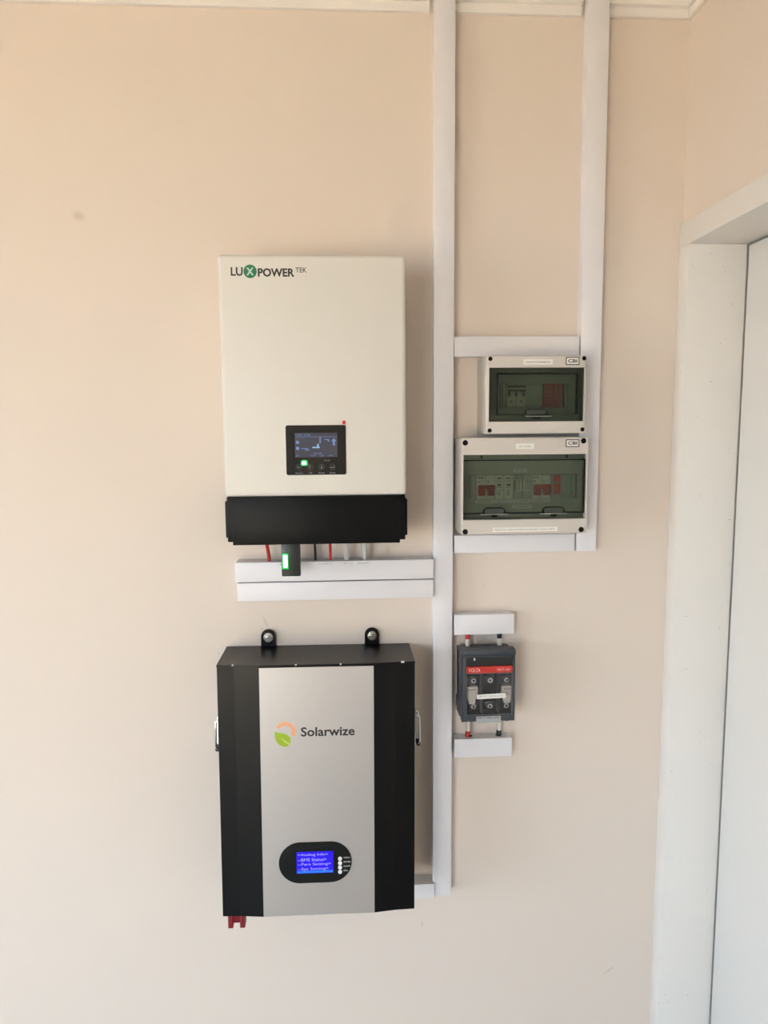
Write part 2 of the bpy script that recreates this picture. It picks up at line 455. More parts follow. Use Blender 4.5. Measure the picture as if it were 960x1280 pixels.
# ------------------------------------------------------------------ cable trunking: a base channel on the wall with a clipped-on lid
def trunk(x0, x1, z0, z1, d, label, rot=0.0, first=[True]):
    t = thing('cable_trunking', label, 'trunking', ((x0 + x1) / 2, 0, (z0 + z1) / 2), 'white plastic cable trunking on the wall')
    i = 0.0012
    MB().box(x0 + i, x1 - i, 0.0003, d - 0.0042, z0 + (i if x1 - x0 > z1 - z0 else 0.0005), z1 - (i if x1 - x0 > z1 - z0 else 0.0005)).build('base_channel', M['pvc'], t, smooth=0)
    MB().box(x0, x1, d - 0.0040, d, z0, z1, 0.0011, 2).build('lid', M['pvc'], t)
    if rot: t.rotation_euler = (0, math.radians(rot), 0)
    return t
trunk(0.1768, 0.2156, 0.6788, 2.4835, 0.027, 'long upright white trunking running from ceiling down past both units', 0.08)
trunk(0.4627, 0.5030, 1.4030, 2.4835, 0.027, 'upright white trunking nearest the corner, ending below the two breaker boxes', -0.08)
trunk(0.2168, 0.4612, 1.7852, 1.8232, 0.025, 'short level white trunking just above the smaller breaker box', -0.25)
trunk(0.2185, 0.4610, 1.4030, 1.4380, 0.025, 'short level white trunking just below the larger breaker box', 0.1)
invu = trunk(-0.2090, 0.1752, 1.3563, 1.3947, 0.042, 'upper level white trunking under the cream inverter, taking its cables')
invl = trunk(-0.2068, 0.1755, 1.3182, 1.3540, 0.040, 'lower level white trunking under the cream inverter, tucked below another')
isou = trunk(0.2182, 0.3391, 1.2381, 1.2790, 0.030, 'short white trunking stub above the grey fuse switch')
isol = trunk(0.2200, 0.3381, 0.9806, 1.0200, 0.030, 'short white trunking stub below the grey fuse switch')
trunk(0.1060, 0.1790, 0.6787, 0.7102, 0.034, 'short white trunking coming out from behind the black battery at its foot')
# printed tape on the trunking below the inverter
for x, w_, t_ in ((-0.126, 0.033, 'BATTERY'), (-0.052, 0.033, 'SOLAR PV'), (-0.0025, 0.023, 'AC IN'), (0.024, 0.031, 'AC OUTPUT')):
    lb = MB().box(x, x + w_, 0.0420, 0.04205, 1.3870, 1.3925).build('label_tape', M['white_tape'], invu, smooth=0)
    text_part('label_text', [(t_, x + 0.003, 1.3887, 0.0421, w_ - 0.006, 0.0024)], M['greyink'], lb)

# ------------------------------------------------------------------ inverter
inv = thing('inverter', 'cream wall-mounted solar inverter with small dark display and black lower cover', 'inverter', (-0.047, 0, 1.4434))
MB().box(-0.165, 0.072, 0.0003, 0.014, 1.50, 1.90).build('mounting_bracket', M['black'], inv, smooth=0)
b = MB(); b.box(-0.2083, 0.1142, 0.0145, 0.1345, 1.5302, 1.9475, 0.0075, 4)
b.build('casing', M['inv'], inv, smooth=50)
b = MB()
b.box(-0.1972, 0.1026, 0.0148, 0.1345, 1.4434, 1.5298, 0.0012)
b.box(-0.2060, 0.1122, 0.0150, 0.1338, 1.4492, 1.5300, 0.0012)
b.box(-0.2098, 0.1164, 0.0152, 0.1300, 1.4565, 1.5225, 0.0015)
b.build('terminal_cover', M['black'], inv)
# maker's lettering
DI = 0.1346
text_part('lettering', [('LU', -0.1862, 1.9110, DI, 0.0205, 0.0145, 0.028), ('POWER', -0.1402, 1.9098, DI, 0.0625, 0.0142, 0.034), ('TEK', -0.0755, 1.9172, DI, 0.0190, 0.0082, 0.012)], M['ink'], inv)
lo = MB().disc(-0.1532, 1.9186, DI - 0.0002, DI + 0.0001, 0.0113, 32).build('emblem', M['green'], inv, smooth=0)
text_part('emblem_letter', [('X', -0.1600, 1.9120, DI + 0.0002, 0.0130, 0.0128, 0.045)], M['palegreen'], lo)
# display
dp = MB()
def rrect(x0, x1, z0, z1, r, n=5):
    pts = []
    for cx, cz, a0 in ((x1 - r, z1 - r, 0), (x0 + r, z1 - r, 90), (x0 + r, z0 + r, 180), (x1 - r, z0 + r, 270)):
        for k in range(n + 1):
            a = math.radians(a0 + 90 * k / n)
            pts.append((cx + r * math.cos(a), cz + r * math.sin(a)))
    return pts
panel = MB().prism(rrect(-0.0990, 0.0069, 1.5682, 1.6560, 0.0035), DI - 0.001, DI + 0.0009).build('display_panel', M['dial'], inv)
MB().prism(rrect(-0.1000, 0.0079, 1.5672, 1.6570, 0.0045), DI - 0.001, DI + 0.0002).build('panel_surround', M['inv'], inv)
DP = DI + 0.0010
MB().box(-0.0833, -0.0085, DP - 0.0003, DP, 1.5996, 1.6426).build('screen', M['screen'], panel, smooth=0)
sb_ = MB()
sb_.box(-0.0815, -0.0095, DP, DP + 0.0001, 1.6352, 1.6358)
for z in (1.6275, 1.617): sb_.disc(-0.0785, z - 0.0015, DP, DP + 0.0001, 0.0030, 10)
sb_.box(-0.0163, -0.0125, DP, DP + 0.0001, 1.620, 1.632).box(-0.0185, -0.0105, DP, DP + 0.0001, 1.6275, 1.6292)
sb_.box(-0.0720, -0.0600, DP, DP + 0.0001, 1.6145, 1.6155).box(-0.0655, -0.0580, DP, DP + 0.0001, 1.6120, 1.6135)
sb_.box(-0.0395, -0.0375, DP, DP + 0.0001, 1.6240, 1.6352).box(-0.0310, -0.0235, DP, DP + 0.0001, 1.6300, 1.6312).box(-0.0250, -0.0230, DP, DP + 0.0001, 1.6270, 1.6312)
sb_.build('screen_icon', M['screenblue'], panel, smooth=0)
sp = MB()
sp.box(-0.0525, -0.0395, DP, DP + 0.00015, 1.6155, 1.6180).box(-0.0440, -0.0410, DP, DP + 0.00015, 1.6180, 1.6230)
sp.build('screen_icon', M['screenpale'], panel, smooth=0)
text_part('screen_text', [('12/04 10:26', -0.0815, 1.6375, DP + 0.0001, 0.026, 0.0028), ('SOC 87%', -0.0500, 1.6045, DP + 0.0001, 0.0150, 0.0030), ('230V', -0.0400, 1.6005, DP + 0.0001, 0.0080, 0.0024),
                          ('0 W', -0.0240, 1.6010, DP + 0.0001, 0.0070, 0.0024), ('54.2V', -0.0560, 1.6010, DP + 0.0001, 0.0090, 0.0024), ('kW', -0.0810, 1.6010, DP + 0.0001, 0.0050, 0.0028)], M['screenblue'], panel)
for x in (-0.0771, -0.0573, -0.0368, -0.0176):
    bt = MB().ring(x, 1.5818, DP - 0.0002, 0.0046, 0.0054, 20, 0.0003).build('button', M['ringprint'], panel, smooth=0)
    g = MB()
    if x < -0.07: g.box(x - 0.0022, x + 0.0022, DP, DP + 0.0002, 1.5813, 1.5823).prism([(x - 0.003, 1.5818), (x - 0.001, 1.5800), (x - 0.001, 1.5836)], DP, DP + 0.0002)
    elif x < -0.05: g.box(x - 0.0005, x + 0.0005, DP, DP + 0.0002, 1.5795, 1.5830).prism([(x - 0.0018, 1.5825), (x + 0.0018, 1.5825), (x, 1.5845)], DP, DP + 0.0002)
    elif x < -0.03: g.box(x - 0.0006, x + 0.0006, DP, DP + 0.0002, 1.5805, 1.5845).prism([(x, 1.5790), (x + 0.002, 1.5812), (x - 0.002, 1.5812)], DP, DP + 0.0002)
    else: g.box(x - 0.0025, x + 0.0025, DP, DP + 0.0002, 1.5805, 1.5815).box(x + 0.0018, x + 0.0026, DP, DP + 0.0002, 1.5805, 1.5838).prism([(x - 0.004, 1.5810), (x - 0.0018, 1.5793), (x - 0.0018, 1.5827)], DP, DP + 0.0002)
    g.build('button_arrow', M['btnprint'], panel, smooth=0)
text_part('panel_lettering', [('Return', -0.0825, 1.5702, DP, 0.0125, 0.0028), ('UP', -0.0590, 1.5704, DP, 0.0050, 0.0028), ('Down', -0.0420, 1.5704, DP, 0.0105, 0.0028), ('Enter', -0.0225, 1.5704, DP, 0.0105, 0.0028),
                              ('Fault', -0.0315, 1.5926, DP, 0.0100, 0.0024)], M['btnprint'], panel)
ld = MB().prism(rrect(-0.0733, -0.0612, 1.5845, 1.5945, 0.003), DP - 0.0002, DP + 0.0004).build('light_halo', M['ledhalo'], panel)  # glow round the light core, modelled as an emitting patch
MB().prism(rrect(-0.0708, -0.0642, 1.5865, 1.5922, 0.002), DP + 0.0003, DP + 0.0009).build('light_core', M['led'], panel)
b = MB(); b.prism([(0.0010, 1.6577), (0.0060, 1.6572), (0.0068, 1.6632), (0.0018, 1.6638)], DI, DI + 0.0012)
b.build('film_tab', M['redtab'], inv, smooth=0)['label'] = 'red pull tab of the display film'

# data dongle plugged into the underside of the inverter
dg = thing('data_dongle', 'small black data stick with green light hanging under the inverter', 'dongle', (-0.0975, -0.09, 1.3778))
MB().box(-0.1148, -0.0800, 0.0850, 0.1000, 1.3778, 1.4425, 0.0022, 3).build('stick_body', M['dongle'], dg)
hl = MB().box(-0.1132, -0.1020, 0.0999, 0.1004, 1.3920, 1.4210, 0.0002).build('light_halo', M['ledhalo'], dg)
MB().box(-0.1112, -0.1040, 0.1003, 0.1009, 1.3955, 1.4180, 0.0002).build('light_core', M['led'], dg)

# cables from the inverter down into the trunking
def cable(name, x0, x1, r, m, label, n=0, zt=1.4498, zb=1.3951, d0=0.045, d1=0.028, grp='cables under the inverter'):
    o = MB()
    pts = []
    for k in range(9):
        t = k / 8
        s = t * t * (3 - 2 * t)
        pts.append((x0 + (x1 - x0) * s, -(d0 + (d1 - d0) * s), zt + (zb - zt) * t))
    o.tube(pts, r)
    ob = o.build(name, m)
    return tag(ob, label, 'cable', grp)
cable('power_cable', -0.1480, -0.1447, 0.0034, M['redcable'], 'thick red cable dropping from inverter into trunking beside the data dongle')
cable('power_cable', -0.0555, -0.0548, 0.0024, M['blackcable'], 'thin black cable dropping from inverter into trunking')
cable('power_cable', -0.0258, -0.0255, 0.0028, M['redcable'], 'thin red cable between black cable and white cables under the inverter')
cable('power_cable', 0.0035, 0.0062, 0.0050, M['whitecable'], 'white cable under inverter, beside the thin red cable')
cable('power_cable', 0.0395, 0.0415, 0.0050, M['whitecable'], 'white cable under inverter, last one beside the upright trunking')

# ------------------------------------------------------------------ distribution boxes
def screw_caps(pts, r, d, root):
    for x, z in pts:
        MB().disc(x, z, d - 0.0002, d + 0.0002, r, 18).build('screw_recess', M['hole'], root, smooth=0)

def pane_tray(xo0, xo1, zo0, zo1, xi0, xi1, zi0, zi1, d0, d1, m, rim, root):
    p = MB().frame(xo0, xo1, zo0, zo1, xi0, xi1, zi0, zi1, d0, d0 + 0.002)
    p.box(xi0, xi1, d1 - 0.0015, d1, zi0, zi1)
    w = p.build('window', m, root, smooth=0)
    return w

def breaker(x0, x1, z0, z1, d, root, body, poles, tog=None, ztog=None, name='circuit_breaker'):
    b = MB()
    w = (x1 - x0) / poles
    for k in range(poles):
        a = x0 + k * w
        b.box(a + 0.0002, a + w - 0.0002, d - 0.02, d, z0, z1, 0.0008, 1)
    br = b.build(name, body, root)
    if tog:
        zt0, zt1 = ztog
        t = MB()
        for k in range(poles):
            a = x0 + k * w
            t.box(a + w * 0.16, a + w * 0.84, d - 0.002, d + 0.008, zt0, zt1, 0.001, 1)
        t.box(x0 + w * 0.25, x1 - w * 0.06, d + 0.003, d + 0.0085, zt0 + (zt1 - zt0) * 0.62, zt1, 0.0008, 1)
        t.build('toggle', tog, br)
    return br

# --- smaller box
sbx = thing('breaker_box', 'smaller grey breaker box with dark smoked window, mounted above the larger one', 'breaker box', (0.36, 0, 1.6375), 'grey breaker boxes')
xo0, xo1, zo0, zo1 = 0.2655, 0.4545, 1.6376, 1.7808
MB().frame(xo0 + 0.0015, xo1 - 0.0015, zo0 + 0.0015, zo1 - 0.0015, xo0 + 0.004, xo1 - 0.004, zo0 + 0.004, zo1 - 0.004, 0.0003, 0.058).build('box_base', M['box'], sbx)
MB().box(xo0 + 0.004, xo1 - 0.004, 0.0005, 0.004, zo0 + 0.004, zo1 - 0.004).build('back_plate', M['box'], sbx, smooth=0)
sbc = MB().frame(xo0, xo1, zo0, zo1, 0.2719, 0.4516, 1.6600, 1.7590, 0.0585, 0.0900, 0.0035).build('box_cover', M['box'], sbx, smooth=40)
D = 0.0900
MB().frame(0.273, 0.4505, 1.6605, 1.7585, 0.298, 0.432, 1.686, 1.732, 0.0570, 0.0585).build('fascia', M['fascia'], sbx, smooth=0)
MB().box(0.2985, 0.4315, 0.040, 0.042, 1.684, 1.735).build('din_rail', M['modgrey'], sbx, smooth=0)
w = pane_tray(0.2722, 0.4513, 1.6602, 1.7587, 0.2885, 0.4370, 1.6735, 1.7480, 0.0800, 0.0890, M['pane_dark'], M['rim'], sbx)
MB().frame(0.2868, 0.4390, 1.6720, 1.7495, 0.2888, 0.4368, 1.6738, 1.7468, 0.0822, 0.0893).build('window_rim', M['rim'], w, smooth=0)
lt = MB().prism([(0.3360, 1.6705), (0.3850, 1.6705), (0.3820, 1.6745), (0.3800, 1.6800), (0.3740, 1.6830), (0.3465, 1.6830), (0.3405, 1.6800), (0.3385, 1.6745)], 0.0885, 0.0915).build('window_latch', M['rim'], w, smooth=0)
MB().prism(rrect(0.3425, 0.3785, 1.6735, 1.6812, 0.003), 0.0914, 0.0925).build('latch_grip', M['latch'], w)
MB().box(0.3400, 0.3890, 0.0905, 0.0930, 1.6691, 1.6703).build('latch_glint', M['lipglint'], w, smooth=0)  # pale strip standing in for the glint along the latch
MB().box(0.3555, 0.3680, 0.0905, 0.0915, 1.6650, 1.6682).build('latch_slot', M['hole'], w, smooth=0)
DB = 0.064
br = breaker(0.3125, 0.3470, 1.6875, 1.7310, DB, sbx, M['mod'], 2)
MB().box(0.3130, 0.3465, DB, DB + 0.0015, 1.7235, 1.7285).build('breaker_label', M['moddark'], br, smooth=0)
tg = MB()
for x in (0.3145, 0.3275, 0.3415): tg.box(x - 0.0012, x + 0.0022, DB, DB + 0.006, 1.7075, 1.7165)
tg.box(0.3135, 0.3460, DB, DB + 0.004, 1.7165, 1.7200).disc(0.3195, 1.6980, DB, DB + 0.0005, 0.0022, 10).disc(0.3385, 1.6980, DB, DB + 0.0005, 0.0022, 10)
tg.build('toggle', M['moddark'], br)
MB().box(0.3475, 0.3808, DB - 0.015, DB - 0.004, 1.6875, 1.7310, 0.0008, 1).build('blank_module', M['fascia'], sbx)
su = breaker(0.3812, 0.4185, 1.6860, 1.7305, DB, sbx, M['redsurge'], 2, name='surge_arrester')
s2 = MB()
for x in (0.3862, 0.4050): s2.frame(x, x + 0.0090, 1.6910, 1.7060, x + 0.001, x + 0.0080, 1.6920, 1.7050, DB, DB + 0.001); s2.box(x, x + 0.009, DB, DB + 0.002, 1.7115, 1.7135); s2.disc(x + 0.0045, 1.7215, DB, DB + 0.001, 0.003, 10)
s2.build('arrester_mark', M['moddark'], su)
for x in (0.4215, 0.4270): MB().box(x, x + 0.0040, DB - 0.015, DB - 0.003, 1.6870, 1.7310, 0.0006, 1).build('blank_module', M['modgrey'], sbx)
for x in (0.2995, 0.3050): MB().box(x, x + 0.0040, DB - 0.015, DB - 0.003, 1.6870, 1.7310, 0.0006, 1).build('blank_module', M['modgrey'], sbx)
screw_caps(((0.2738, 1.7747), (0.4488, 1.7752), (0.2736, 1.6440), (0.4487, 1.6448)), 0.0040, D, sbx)
lb = MB().box(0.3352, 0.3898, D, D + 0.0003, 1.7640, 1.7736).build('label_strip', M['label'], sbx, smooth=0)
text_part('label_text', [('SOLAR PV DC DISTRIBUTION', 0.3395, 1.7672, D + 0.0004, 0.046, 0.0028, 0.01)], M['ink'], lb)
def maker_plate(x0, x1, z0, z1, root):
    f = MB().frame(x0, x1, z0, z1, x0 + 0.0016, x1 - 0.0016, z0 + 0.0016, z1 - 0.0016, D - 0.0001, D + 0.0004).build('maker_plate', M['ink'], root, smooth=0)
    MB().box(x0 + 0.0016, x1 - 0.0016, D - 0.0001, D + 0.0002, z0 + 0.0016, z1 - 0.0016).build('plate_face', M['label'], f, smooth=0)
    text_part('plate_text', [('CBI', x0 + 0.0040, z0 + 0.0042, D + 0.0003, x1 - x0 - 0.0080, z1 - z0 - 0.0080, 0.03)], M['ink'], f)
maker_plate(0.4145, 0.4400, 1.7632, 1.7776, sbx)

# --- larger box
bbx = thing('breaker_box', 'larger grey breaker box with green smoked window and red toggles inside, below the smaller one', 'breaker box', (0.342, 0, 1.4485), 'grey breaker boxes')
xo0, xo1, zo0, zo1 = 0.2205, 0.4615, 1.4482, 1.6312
MB().frame(xo0 + 0.0015, xo1 - 0.0015, zo0 + 0.0015, zo1 - 0.0015, xo0 + 0.004, xo1 - 0.004, zo0 + 0.004, zo1 - 0.004, 0.0003, 0.058).build('box_base', M['box'], bbx)
MB().box(xo0 + 0.004, xo1 - 0.004, 0.0005, 0.004, zo0 + 0.004, zo1 - 0.004).build('back_plate', M['box'], bbx, smooth=0)
MB().frame(xo0, xo1 + 0.0015, zo0, zo1, 0.2250, 0.4575, 1.4768, 1.5992, 0.0585, 0.0900, 0.0042).build('box_cover', M['box'], bbx, smooth=40)
MB().frame(0.2255, 0.4570, 1.4775, 1.5985, 0.2420, 0.4505, 1.5130, 1.5600, 0.0570, 0.0585).build('fascia', M['fascia'], bbx, smooth=0)
MB().box(0.2425, 0.4500, 0.040, 0.042, 1.511, 1.562).build('din_rail', M['modgrey'], bbx, smooth=0)
w = pane_tray(0.2253, 0.4572, 1.4772, 1.5988, 0.2275, 0.4535, 1.4900, 1.5875, 0.0800, 0.0885, M['pane'], M['rim'], bbx)
MB().frame(0.2256, 0.4562, 1.4878, 1.5896, 0.2268, 0.4540, 1.4896, 1.5876, 0.0822, 0.0889).build('window_rim', M['rim'], w, smooth=0)
for x in (0.2590, 0.4210): MB().box(x, x + 0.0022, 0.0822, 0.0860, 1.5915, 1.5980).build('hinge_pin', M['rim'], w, smooth=0)
for x in (0.2838, 0.3970):
    MB().prism([(x - 0.0235, 1.4880), (x + 0.0235, 1.4880), (x + 0.0215, 1.4930), (x + 0.0190, 1.4985), (x + 0.0145, 1.5005), (x - 0.0145, 1.5005), (x - 0.0190, 1.4985), (x - 0.0215, 1.4930)], 0.0883, 0.0905).build('window_latch', M['rim'], w, smooth=0)
    MB().prism(rrect(x - 0.0180, x + 0.0180, 1.4892, 1.4980, 0.003), 0.0904, 0.0915).build('latch_grip', M['latch'], w)
    MB().box(x - 0.0260, x + 0.0260, 0.0890, 0.0920, 1.4866, 1.4880).build('latch_glint', M['lipglint'], w, smooth=0)
    MB().prism([(x - 0.0075, 1.4850), (x - 0.0030, 1.4822), (x + 0.0030, 1.4822), (x + 0.0075, 1.4850), (x + 0.0030, 1.4868), (x - 0.0030, 1.4868)], 0.0890, 0.0924).build('latch_slot', M['hole'], w, smooth=0)
for x0, x1 in ((0.2548, 0.2905), (0.3622, 0.3982)):
    br = breaker(x0, x1, 1.5138, 1.5592, DB, bbx, M['mod'], 2, M['redtog'], (1.5205, 1.5405))
    k = MB()
    k.box(x0 + 0.003, x0 + 0.013, DB, DB + 0.0003, 1.5535, 1.5550).box(x0 + 0.003, x0 + 0.006, DB, DB + 0.0003, 1.5460, 1.5480).box(x0 + 0.021, x0 + 0.024, DB, DB + 0.0003, 1.5460, 1.5480)
    k.build('breaker_print', M['ink'], br, smooth=0)
br = breaker(0.2908, 0.3255, 1.5138, 1.5592, DB, bbx, M['mod'], 2, name='voltage_relay')
k = MB()
for x in (0.2940, 0.3118):
    k.box(x, x + 0.009, DB, DB + 0.0003, 1.5522, 1.5542).box(x + 0.001, x + 0.0085, DB, DB + 0.0005, 1.5388, 1.5420)
    k.box(x, x + 0.009, DB, DB + 0.0003, 1.5352, 1.5360).box(x, x + 0.009, DB, DB + 0.0003, 1.5470, 1.5478).box(x, x + 0.010, DB, DB + 0.0003, 1.5295, 1.5301)
    k.ring(x + 0.0035, 1.5235, DB, 0.0022, 0.0030, 12, 0.0005)
k.build('relay_print', M['ink'], br, smooth=0)
br = breaker(0.3258, 0.3619, 1.5138, 1.5592, DB, bbx, M['modgrey'], 2, name='changeover_switch')
k = MB()
for x in (0.3310, 0.3375, 0.3440): k.box(x, x + 0.0035, DB, DB + 0.003, 1.5310, 1.5480, 0.0005, 1)
k.box(0.3300, 0.3590, DB, DB + 0.002, 1.5285, 1.5305)
k.build('switch_guard', M['mod'], br)
k = MB(); k.box(0.3300, 0.3350, DB, DB + 0.0003, 1.5535, 1.5550).box(0.3275, 0.3288, DB, DB + 0.0003, 1.5300, 1.5500).box(0.3500, 0.3590, DB, DB + 0.0003, 1.5460, 1.5470)
k.build('switch_print', M['ink'], br, smooth=0)
br = breaker(0.3985, 0.4205, 1.5138, 1.5592, DB, bbx, M['modgrey'], 1, name='surge_arrester')
MB().box(0.4025, 0.4165, DB, DB + 0.004, 1.5450, 1.5580, 0.002, 2).build('arrester_cartridge', M['orange'], br)
MB().box(0.4025, 0.4165, DB, DB + 0.005, 1.5225, 1.5420, 0.002, 2).build('arrester_cartridge', M['orange'], br)
MB().box(0.4208, 0.4375, DB - 0.015, DB - 0.003, 1.5138, 1.5592, 0.0008, 1).build('blank_module', M['modgrey'], bbx)
for x in (0.4382, 0.4435): MB().box(x, x + 0.0045, DB - 0.018, DB - 0.004, 1.5138, 1.5592, 0.0006, 1).build('blank_module', M['fascia'], bbx)
for x in (0.2435, 0.2487): MB().box(x, x + 0.0045, DB - 0.018, DB - 0.004, 1.5138, 1.5592, 0.0006, 1).build('blank_module', M['fascia'], bbx)
for x0, x1, z, s in ((0.3265, 0.3530, 1.5640, 'AC OUTPUT'), (0.2540, 0.2895, 1.5050, 'GRID SUPPLY'), (0.2915, 0.3240, 1.5055, 'PROTECTION'), (0.3260, 0.3600, 1.5055, 'CHANGEOVER'), (0.3625, 0.3985, 1.5060, 'INVERTER OUT'), (0.3255, 0.3620, 1.4945, 'SURGE')):
    l_ = MB().box(x0, x1, 0.0586, 0.0589, z, z + 0.0062).build('label_strip', M['labeldull'], bbx, smooth=0)
    text_part('label_text', [(s, x0 + 0.004, z + 0.0018, 0.0590, x1 - x0 - 0.008, 0.0026)], M['ink'], l_)
screw_caps(((0.2283, 1.6217), (0.4515, 1.6235), (0.2291, 1.4550), (0.4510, 1.4560)), 0.0052, D, bbx)
lb = MB().box(0.3232, 0.3577, D, D + 0.0003, 1.6092, 1.6196).build('label_strip', M['label'], bbx, smooth=0)
text_part('label_text', [('AC PANEL', 0.3290, 1.6126, D + 0.0004, 0.0230, 0.0030, 0.0)], M['greyink'], lb)
lb = MB().box(0.2812, 0.4055, D, D + 0.0003, 1.4535, 1.4622).build('label_strip', M['label'], bbx, smooth=0)
text_part('label_text', [('ESSENTIAL LOADS DISTRIBUTION BOARD - SOLAR SUPPLY', 0.2860, 1.4563, D + 0.0004, 0.1150, 0.0028, 0.0)], M['greyink'], lb)
maker_plate(0.4178, 0.4435, 1.6122, 1.6264, bbx)

# ------------------------------------------------------------------ fuse switch
iso = thing('fuse_switch', 'dark grey battery fuse switch with red name strip and clear window', 'switch', (0.28, 0, 1.0712))
MB().box(0.2320, 0.3300, 0.0003, 0.010, 1.085, 1.209).build('back_plate', M['isodark'], iso, smooth=0)
b = MB()
b.box(0.2268, 0.3318, 0.010, 0.046, 1.0745, 1.2120, 0.002)
b.box(0.2250, 0.3330, 0.012, 0.040, 1.0850, 1.1100, 0.001)
b.build('switch_base', M['isobody'], iso)
b = MB()                                                              # front cover: frame round the window, sloping handle bar on top
b.frame(0.2282, 0.3328, 1.0745, 1.2080, 0.2355, 0.3268, 1.0885, 1.2075, 0.0465, 0.0745, 0.003)
b.build('switch_cover', M['isobody'], iso, smooth=40)
MB().box(0.2285, 0.3330, 0.0500, 0.0770, 1.2082, 1.2200, 0.0025).build('handle', M['isobody'], iso)
MB().box(0.2356, 0.3267, 0.0640, 0.0725, 1.1877, 1.2074).build('handle_recess', M['isodark'], iso, smooth=0)
MB().box(0.2500, 0.2530, 0.0725, 0.0740, 1.1990, 1.2040, 0.0006).build('indicator', M['label'], iso)
rs = MB().box(0.2358, 0.3264, 0.0560, 0.0748, 1.1738, 1.1870).build('name_strip', M['isored'], iso, smooth=0)
text_part('strip_lettering', [('VOLTA', 0.2400, 1.1762, 0.0750, 0.0230, 0.0075, 0.015), ('HR17-160', 0.2960, 1.1772, 0.0750, 0.0250, 0.0055, 0.01)], M['pinkprint'], rs)
MB().box(0.2355, 0.3268, 0.0465, 0.0480, 1.0885, 1.1735).build('fuse_bed', M['isodark'], iso, smooth=0)
for x in (0.2685, 0.3015): MB().box(x - 0.0013, x + 0.0013, 0.0480, 0.0735, 1.0890, 1.1735).build('divider', M['rib'], iso, smooth=0)
for x in (0.2521, 0.2852, 0.3182):
    for z in (1.1525, 1.0995):
        p = MB()
        p.box(x - 0.0105, x + 0.0105, 0.0480, 0.0530, z - 0.0085, z + 0.0085, 0.001)
        p.build('terminal', M['isobody'], iso)
        s = MB().disc(x + 0.001, z, 0.0530, 0.0580, 0.0052, 16).build('terminal_screw', M['chrome'], iso)
        MB().disc(x + 0.001, z, 0.0575, 0.0584, 0.0022, 6).build('screw_socket', M['hole'], s, smooth=0)
for x in (0.2490, 0.3190):
    f_ = MB()
    f_.box(x - 0.0120, x + 0.0120, 0.0480, 0.0640, 1.1235, 1.1425, 0.002)
    f_.prism([(x - 0.0050, 1.1065), (x + 0.0060, 1.1065), (x + 0.0095, 1.1235), (x - 0.0095, 1.1235)], 0.0480, 0.0620)
    fu = f_.build('fuse', M['ceramic'], iso)
    MB().box(x - 0.0070, x + 0.0080, 0.0640, 0.0643, 1.1360, 1.1370).build('fuse_print', M['ink'], fu, smooth=0)
wn = MB().box(0.2357, 0.3266, 0.0720, 0.0735, 1.0887, 1.1737).build('window', M['isoclear'], iso, smooth=0)
b = MB(); b.frame(0.2357, 0.3266, 1.0887, 1.1737, 0.2368, 0.3255, 1.0898, 1.1726, 0.0735, 0.0742)
b.build('window_edge', M['rib'], wn, smooth=0)
lb = MB().prism([(0.2565, 1.1212), (0.3132, 1.1228), (0.3130, 1.1322), (0.2562, 1.1302)], 0.0745, 0.0748).build('label_strip', M['label'], iso, smooth=0)
text_part('label_text', [('BATTERY FUSE ISOLATOR', 0.2620, 1.1254, 0.0750, 0.0460, 0.0030)], M['greyink'], lb)
pl = MB().box(0.2558, 0.3044, 0.0746, 0.0750, 1.0722, 1.0860).build('rating_plate', M['plate'], iso, smooth=0)
text_part('plate_text', [('HR17 160A 690V', 0.2585, 1.0818, 0.0752, 0.043, 0.0028, 0.01)], M['ink'], pl)
for x in (0.2300, 0.3190): MB().box(x, x + 0.0030, 0.040, 0.060, 1.0685, 1.0750).build('foot_clip', M['isodark'], iso, smooth=0)
# cables of the fuse switch
def stub(x, z0, z1, r, m, label, ferr, tilt=0.0, d=0.018):
    t = thing('switch_cable', label, 'cable', (x, -d, z0), 'cables of the fuse switch')
    MB().tube([(x, -d, z0), (x + tilt / 2, -d, (z0 + z1) / 2), (x + tilt, -d, z1)], r).build('sleeve', m, t)
    f0, f1 = ferr
    MB().tube([(x + tilt * 0.9, -d - 0.001, f0), (x + tilt * 0.9, -d - 0.002, f1)], r * 0.9).build('ferrule', M['ferrule'], t)
    return t
stub(0.2475, 1.2375, 1.2262, 0.0050, M['redcable'], 'red cable with pale sleeve entering the top of the fuse switch', (1.2263, 1.2122))
stub(0.3125, 1.2375, 1.2262, 0.0050, M['blackcable'], 'black cable with pale sleeve entering the top of the fuse switch', (1.2263, 1.2122))
stub(0.2478, 1.0205, 1.0330, 0.0050, M['redcable'], 'red cable rising from trunking into the underside of the fuse switch', (1.0331, 1.0742), 0.002)
stub(0.3135, 1.0205, 1.0330, 0.0050, M['blackcable'], 'black cable rising from trunking into the underside of the fuse switch', (1.0331, 1.0742), 0.0)
b = MB()
for x in (0.2525, 0.3135): b.disc(x, 0, 0, 0.0001, 0.0065, 16)
for v in b.bm.verts: v.co = Vector((v.co.x, -0.015 + v.co.z * 0.75, 1.02005 - (v.co.y) * 0))
b.build('cable_hole', M['hole'], isol, smooth=0, fix=False)

